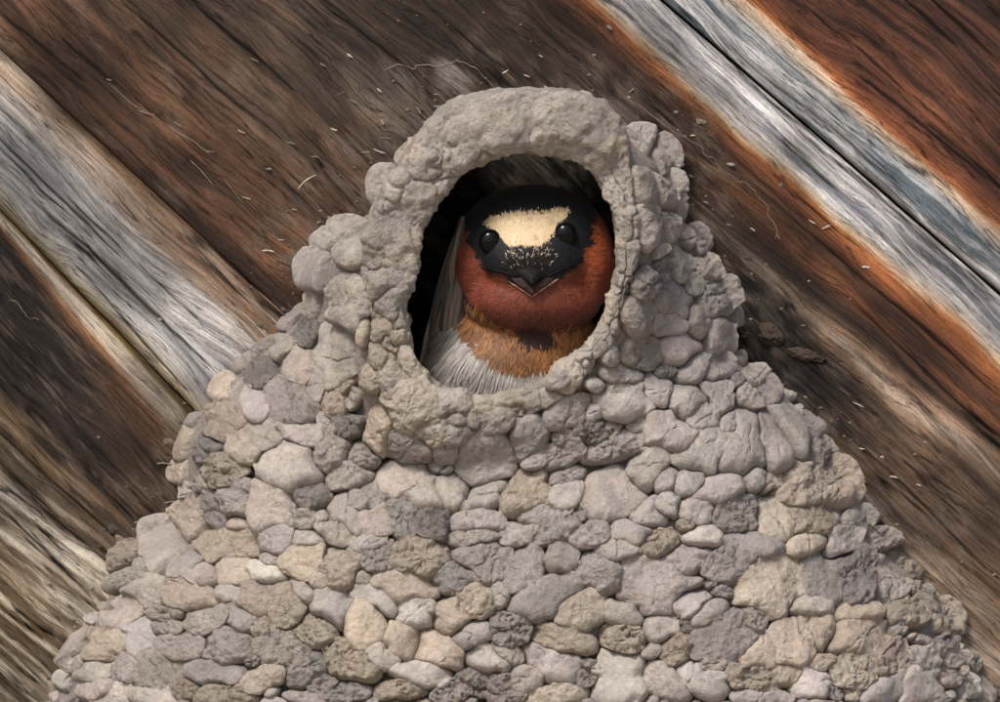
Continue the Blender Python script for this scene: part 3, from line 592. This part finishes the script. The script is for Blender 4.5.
bill = np.array([533, 278, 190.])
names = {0: 'crown_feathers', 1: 'cheek_feathers', 2: 'collar_feathers', 3: 'breast_feathers', 4: 'forehead_patch', 5: 'face_bristles', 6: 'throat_spot'}
lens = {0: (7, 12), 1: (5, 9), 2: (10, 18), 3: (22, 40), 4: (5, 9), 5: (2, 6), 6: (6, 10)}
wid = {0: 1.1, 1: .65, 2: .8, 3: .85, 4: .9, 5: .7, 6: 1.}
for rid, nm in names.items():
    m = fr == rid
    if rid == 5:
        m &= (rng.random(len(m)) < .75) & (fbm(fp/6., 2, 13) > -.25-.9*(np.abs(fp[:, 0]-529) < 22))
    p, n_ = fp[m], fn[m]; k = len(p)
    if not k: continue
    fl = p-bill
    if rid in (2, 3, 6): fl = fl*.25+np.array([-.25, 1, -.1])*60
    if rid == 4: fl = np.stack([(p[:, 0]-533)*.5, -np.ones(k)*30, p[:, 0]*0], 1)
    fl = fl+rng.normal(0, {5: .5, 3: .1}.get(rid, .2), (k, 3))*np.linalg.norm(fl, axis=1, keepdims=True)
    fl -= n_*np.sum(fl*n_, 1, keepdims=True); fl /= np.linalg.norm(fl, axis=1, keepdims=True)+1e-9
    sd_ = np.cross(n_, fl); L = rng.uniform(*lens[rid], k)[:, None]; wv = wid[rid]*rng.uniform(.7, 1.3, k)[:, None]
    lf = rng.uniform(.3, 1.2, k)[:, None]*{1: .45, 3: .6}.get(rid, 1.)
    a0 = p+n_*.1-sd_*wv*.5; a1 = p+n_*.1+sd_*wv*.5; mid = p+fl*L*.55+n_*lf*1.1; b0, b1 = mid-sd_*wv*.6, mid+sd_*wv*.6; tip = p+fl*L+n_*lf*.75
    V = np.stack([a0, a1, b0, b1, tip], 1).reshape(-1, 3); o = np.arange(k)[:, None]*5
    c = fc[m]*rng.uniform(.62, 1.25, (k, 1))*(1+.22*fbm(p/14., 2, 21)[:, None])
    if rid == 5:
        pale = (rng.random(k) < .22+.25*(p[:, 1] < 256)) & (fbm(p/3.5, 2, 27) > -.05); c[pale] = lin((190, 172, 148))*rng.uniform(.35, 1.1, (pale.sum(), 1))
    if rid in (2, 3): c = c*np.where(rng.random((k, 1)) < .3, .5 if rid == 2 else .7, 1.)
    mesh(nm, W(V), [o+np.array([[0, 1, 3, 2]]), o+np.array([[2, 3, 4]])], FEATH, bird, BIRD0, np.repeat(c, 5, 0))
def surf(x, y, r=5):
    m = (np.abs(BP[:, 0]-x) < r) & (np.abs(BP[:, 1]-y) < r) & (BN[:, 2] > 0); return BP[m, 2].max() if m.any() else 150.
for ex, ey in ((490.5, 242), (565, 235)):
    e = np.array([ex, ey, surf(ex, ey)-3.6]); mesh('eye', W(sv*np.array([12, 12.5, 7.5])+e), [sf], EYE, bird, tuple(W(e)), np.tile(lin((9, 8, 9)), (len(sv), 1)))
# bill: upper and lower halves as lofted wedges, mouth corners far back
hs = surf(533, 276, 6)
def tube(pts, rad, n=8, close=True):
    pts = np.asarray(pts, float); t = np.gradient(pts, axis=0); t /= np.linalg.norm(t, axis=1, keepdims=True)+1e-9
    ref = np.array([.13, .2, .97]); s1 = np.cross(t, ref); s1 /= np.linalg.norm(s1, axis=1, keepdims=True)+1e-9; s2 = np.cross(t, s1)
    rad = np.broadcast_to(np.asarray(rad, float), (len(pts),)); v = np.linspace(0, 2*np.pi, n, endpoint=False)
    P = pts[:, None]+rad[:, None, None]*(np.cos(v)[None, :, None]*s1[:, None]+np.sin(v)[None, :, None]*s2[:, None])
    P = np.concatenate([P, P[:, :1]], 1); return P.reshape(-1, 3), gridfaces(len(pts), n+1)
def wedge(top_l, top_r, top_y, tip, dep, rise):
    """one mandible: a domed triangle from the face to its tip, closed behind"""
    u = np.linspace(0, 1, 15); v = np.linspace(0, 1, 14); U, Vv = np.meshgrid(u, v, indexing='ij')
    half = (top_r-top_l)/2*(1-Vv**1.25); cx = (top_l+top_r)/2*(1-Vv)+tip[0]*Vv
    X = cx+(U*2-1)*half; Y = top_y*(1-Vv)+tip[1]*Vv+2.0*(U*2-1)**2*(1-Vv); Hh = dep*(1-Vv)+tip[2]*Vv+rise*(1-(U*2-1)**2)*(.35+Vv*.65)*(1-Vv**3)
    P = np.stack([X, Y, Hh], -1); Q = P.copy(); Q[..., 2] = np.minimum(dep-6, Q[..., 2]-2)
    V = np.concatenate([P, Q[:, ::-1]], 1); n = V.shape[1]
    return V.reshape(-1, 3), gridfaces(15, n)
bo = tuple(W((533, 276, hs)))
V, F = wedge(517, 547, 267, (532, 286, hs+9), hs-1, 5); mesh('upper_bill', W(V), F, BEAK, bird, bo, lin((22, 19, 19))*(.8+.6*vn(V/3., 5))[:, None])
V, F = wedge(511, 554, 276, (532, 294, hs+5), hs-3, 2.5); mesh('lower_bill', W(V), F, BEAK, bird, bo, lin((46, 31, 29))*(.8+.4*vn(V/3., 6))[:, None])
def on_face(pts, lift):
    P = np.array(pts, float); u = np.linspace(0, len(P)-1, 30); X = np.interp(u, np.arange(len(P)), P[:, 0]); Y = np.interp(u, np.arange(len(P)), P[:, 1])
    hh = np.array([surf(a_, b_, 4) for a_, b_ in zip(X, Y)]); hh = np.convolve(np.pad(hh, 3, 'edge'), np.ones(7)/7, 'valid'); return np.stack([X, Y, hh+lift], 1)
for pts in ([(481, 268), (500, 272), (519, 277)], [(583, 261), (566, 268), (546, 277)]):
    V, F = tube(on_face(pts, .4), 1.7*np.sin(np.pi*np.linspace(.06, .9, 30))**.7, 8); mesh('gape', W(V), F, BEAK, bird, bo, np.tile(lin((14, 11, 11)), (len(V), 1)))
V, F = tube(on_face([(509, 282), (520, 289), (532, 297)], 1.)+np.linspace(0, 1, 30)[:, None]**2*np.array([0, 0, 4.]), .75*np.sin(np.pi*np.linspace(.03, .97, 30))**.8*(1+.5*vn(np.linspace(0, 9, 30)[:, None]*np.ones(3)))); mesh('gape_edge', W(V), F, BEAK, bird, bo, np.tile(lin((176, 150, 126)), (len(V), 1)))
V, F = tube(on_face([(558, 279), (546, 287), (532, 297)], 1.)+np.linspace(0, 1, 30)[:, None]**2*np.array([0, 0, 4.]), .75*np.sin(np.pi*np.linspace(.03, .97, 30))**.8*(1+.5*vn(np.linspace(20, 29, 30)[:, None]*np.ones(3)))); mesh('gape_edge', W(V), F, BEAK, bird, bo, np.tile(lin((176, 150, 126)), (len(V), 1)))
# folded wing seen beside the breast
wo = tuple(W((440, 300, 70))); VV, CC = [], []; FF = []
wing = None
for i in range(70):
    s = np.linspace(0, 1, 12); q = rng.random(); s0 = rng.random()**1.5*.55; L = rng.uniform(.3, .5)
    tt_ = np.clip(s0+s*L, 0, 1.1); cx = 463-(4+50*q)*tt_**.75+2*np.sin(s*3+q*9); cy = 216+tt_*(168+60*q); ch = 150-26*q-14*tt_+rng.uniform(-2, 3)
    w_ = rng.uniform(2.2, 4.6)*np.sin(np.pi*np.clip(.04+.94*s, 0, 1))**.6
    k = np.linspace(-1, 1, 3); P = np.stack([cx[:, None]+w_[:, None]*k[None]*.9, cy[:, None]+w_[:, None]*k[None]*.3, ch[:, None]+1.6*(1-k[None]**2)-.3*w_[:, None]*k[None]], -1)
    Q = P.copy(); Q[..., 2] -= .8; V = np.concatenate([P, Q[:, ::-1]], 1).reshape(-1, 3)
    cc = lin(np.array((92, 82, 73))*rng.uniform(.5, 1.25)); cc = np.tile(cc, (len(V), 1))
    if wing is None: wing = thing('wing', None, None, wo); wing.parent = bird; wing.location = np.array(wo)-np.array(BIRD0)
    mesh('feather', W(V), gridfaces(12, 6), FEATH, wing, wo, cc)

# ------------------------------------------------------------------ bits stuck to the boards
def boardh(x, y): return 2 if y < LA(x) else (-3 if y < LB(x) else (-4 if y < LC(x) else (-5 if y < LD(x) else -5)))
def bit(x, y, L, wd, ang, col, label, group, name='straw_bit', cat='straw'):
    s = np.linspace(-1, 1, 9); a = radians(ang); rs_ = np.random.default_rng(int(x*7+y))
    bend = rs_.uniform(-.09, .09)*L
    pts = np.stack([x+np.cos(a)*s*L/2-np.sin(a)*bend*(1-s*s), y+np.sin(a)*s*L/2+np.cos(a)*bend*(1-s*s), boardh(x, y)+wd*.5+.6+rs_.uniform(0, 1.2)*(s+1)], 1)
    L *= rs_.uniform(.5, 1.); wd *= rs_.uniform(.3, .75)
    V, F = tube(pts, wd*.5*(.35+.65*np.sqrt(np.clip(1-s*s, 0, 1)))*rs_.uniform(.55, 1.3, 9), 7); V[:, 2] = boardh(x, y)+1.2+(V[:, 2]-boardh(x, y)-1.2)*.45
    tag(mesh(name, W(V), F, STRAW, None, tuple(W((x, y, boardh(x, y)))), np.tile(lin(np.array(col)*rs_.uniform(.4, .9)), (len(V), 1))), label, cat, group)
BITS_L = [(107, 78, 5, 4, 20), (144, 111, 17, 2.4, 18), (176, 123, 9, 2.2, 30), (209, 150, 7, 2, 10), (253, 58, 9, 3, 25), (322, 63, 6, 3.5, 30), (268, 168, 6, 4.5, 0), (306, 181, 24, 2.2, -38), (293, 209, 5, 3, 10), (280, 239, 6, 3, 0), (267, 251, 13, 2.4, 5),
          (290, 142, 9, 3.5, 15), (333, 128, 7, 3, 20), (314, 156, 9, 3, 5), (349, 54, 7, 3.5, 35), (418, 109, 9, 5, 60), (382, 121, 6, 4, 60), (384, 137, 11, 3, 5), (386, 164, 15, 4.5, 10), (379, 150, 13, 5, 20), (365, 151, 9, 4, -5), (379, 89, 6, 3.5, 40),
          (344, 150, 6, 3, 45), (436, 105, 6, 4, 0), (436, 93, 5, 3, 10), (240, 130, 8, 2.5, 25), (352, 100, 9, 2.2, 30), (340, 92, 8, 2, -20), (232, 190, 30, 1.4, 52), (200, 172, 34, 1.3, 48), (245, 197, 9, 2.6, 15)]
for x, y, L, wd, a in BITS_L: bit(x, y, L, wd, a, (226, 212, 190), 'tiny pale straw bit stuck to the dark brown board up-slope of the nest rim', 'straw bits above the nest')
BITS_R = [(541, 54, 5, 3.5, 30), (610, 26, 7, 6, 40), (632, 89, 7, 2.5, -40), (694, 134, 5, 3, 0), (732, 163, 8, 6, 10), (692, 175, 6, 4, 30), (707, 202, 6, 4, 25), (730, 224, 5, 3, 20), (754, 229, 6, 3, 35), (868, 267, 8, 4, 5), (828, 226, 10, 3.5, -25),
          (814, 221, 8, 2.5, 30), (805, 325, 4, 3.5, 0), (883, 385, 8, 3, 40), (864, 449, 6, 4, 10), (896, 478, 8, 3, 12), (921, 486, 5, 3, 20), (780, 236, 5, 2.5, 60), (860, 405, 12, 2, 25), (846, 392, 16, 2, 35), (505, 70, 7, 3, -30), (527, 74, 7, 4, 20), (548, 87, 8, 4, 40)]
for x, y, L, wd, a in BITS_R: bit(x, y, L, wd, a, (230, 216, 196), 'tiny pale straw bit stuck to the streaked brown board down-slope beside the nest', 'straw bits beside the nest')
bit(163, 465, 16, 4, 5, (205, 190, 170), 'pale frayed fibre poking out of the nest flank onto the dark board', None)
bit(168, 503, 12, 2.4, -10, (200, 184, 160), 'thin pale fibre sticking out low on the nest flank', None)
bit(431, 372, 14, 2, -62, (190, 172, 140), 'short straw standing on the inner lip of the entrance', None) if False else None
def silk(pts, label, rad=.17):
    P = np.array(pts, float); n = len(P); u = np.linspace(0, n-1, n*10); X = np.interp(u, np.arange(n), P[:, 0]); Y = np.interp(u, np.arange(n), P[:, 1])
    X += 2.6*vn(np.stack([u*2.1, u*0, u*0+X[0]], -1)); Y += 2.6*vn(np.stack([u*2.1, u*0+4, u*0+X[0]], -1))
    Hh = np.array([boardh(a, b) for a, b in zip(X, Y)])+1.6
    V, F = tube(np.stack([X, Y, Hh], 1), rad*(1+.5*vn(np.stack([u*2, u*0, u*0], -1))), 6)
    tag(mesh('spider_silk', W(V), F, SILK, None, tuple(W((X[0], Y[0], 0))), np.tile(lin((150, 136, 116)), (len(V), 1))), label, 'silk thread')
silk([(625, 96), (655, 115), (690, 140), (712, 155), (722, 168), (742, 182)], 'long thin silk thread on dark wood right above the rim shoulder')
silk([(735, 178), (755, 190), (768, 205), (777, 226), (776, 240)], 'curled silk thread hanging beside the rusty streaks')
silk([(382, 68), (397, 62), (412, 66), (428, 64), (452, 60), (462, 58), (480, 72), (497, 90)], 'silk thread meeting the top of the rim', .22)
silk([(108, 80), (130, 100), (178, 130), (208, 150)], 'faint silk thread across the upper red-brown stained wood')
silk([(5, 298), (20, 310), (34, 322)], 'short silk thread on the black-stained board')
def clump(x, y, a, b, ang, label):
    p = sv*np.array([1, 1, 1.]); d = 1+.28*fbm(p*2.2+x, 3, 5)-.2*worley(p*2.5+y, 7)[0]
    ca, sa = math.cos(radians(ang)), math.sin(radians(ang)); q = p*d[:, None]*np.array([a, b, min(a, b)*.7])
    V = np.stack([x+q[:, 0]*ca-q[:, 1]*sa, y+q[:, 0]*sa+q[:, 1]*ca, boardh(x, y)+2+q[:, 2]], 1)
    tag(mesh('mud_crumb', W(V), sf, MUD, None, tuple(W((x, y, boardh(x, y)))), np.c_[np.tile(lin((92, 80, 70)), (len(V), 1)), np.ones(len(V))]), label, 'mud crumb')
clump(772, 334, 15, 10, 30, 'dark rounded mud crumb stuck close to the nest flank')
clump(808, 355, 20, 6, 15, 'dark flat elongated mud crumb farther out from the nest flank')

# specks of dried mud spattered on the wood round the nest
ang = rng.random(900)*len(SIL); VV, FF, CC = [], [], []; off = 0
ic = np.array([(1, 0, 0), (-1, 0, 0), (0, 1, 0), (0, -1, 0), (0, 0, 1), (.7, .7, .2), (-.7, .7, .2), (.7, -.7, .2), (-.7, -.7, .2)]); 
it_ = np.array([(0, 5, 4), (5, 2, 4), (2, 6, 4), (6, 1, 4), (1, 8, 4), (8, 3, 4), (3, 7, 4), (7, 0, 4)])
for a in ang:
    i = int(a); f = a-i; x = SIL[i][0]*(1-f)+SIL[(i+1) % len(SIL)][0]*f; y = SIL[i][1]*(1-f)+SIL[(i+1) % len(SIL)][1]*f
    x += rng.normal(0, 1)*rng.exponential(24); y += rng.normal(0, 1)*rng.exponential(24)
    if y > 720 or inpoly(np.array([x]), np.array([y]), SIL)[0]: continue
    q_ = rng.uniform(.5, 1.9)*(1+2*(rng.random() < .06))
    V = ic*rng.uniform(.6, 1.3, (9, 1))*q_*np.array([1.3, .9, .6])+np.array([x, y, boardh(x, y)+.5])
    VV.append(W(V)); FF.append(it_+off); off += 9; CC.append(np.c_[np.tile(lin(np.array((160, 146, 130))*rng.uniform(.6, 1.15)), (9, 1)), np.ones(9)])
tag(mesh('mud_spatter', np.concatenate(VV), np.concatenate(FF), MUD, None, tuple(W((510, 300, 0))), np.concatenate(CC)), 'fine specks of dried mud spattered on the boards round the nest', 'mud spatter', kind='stuff')
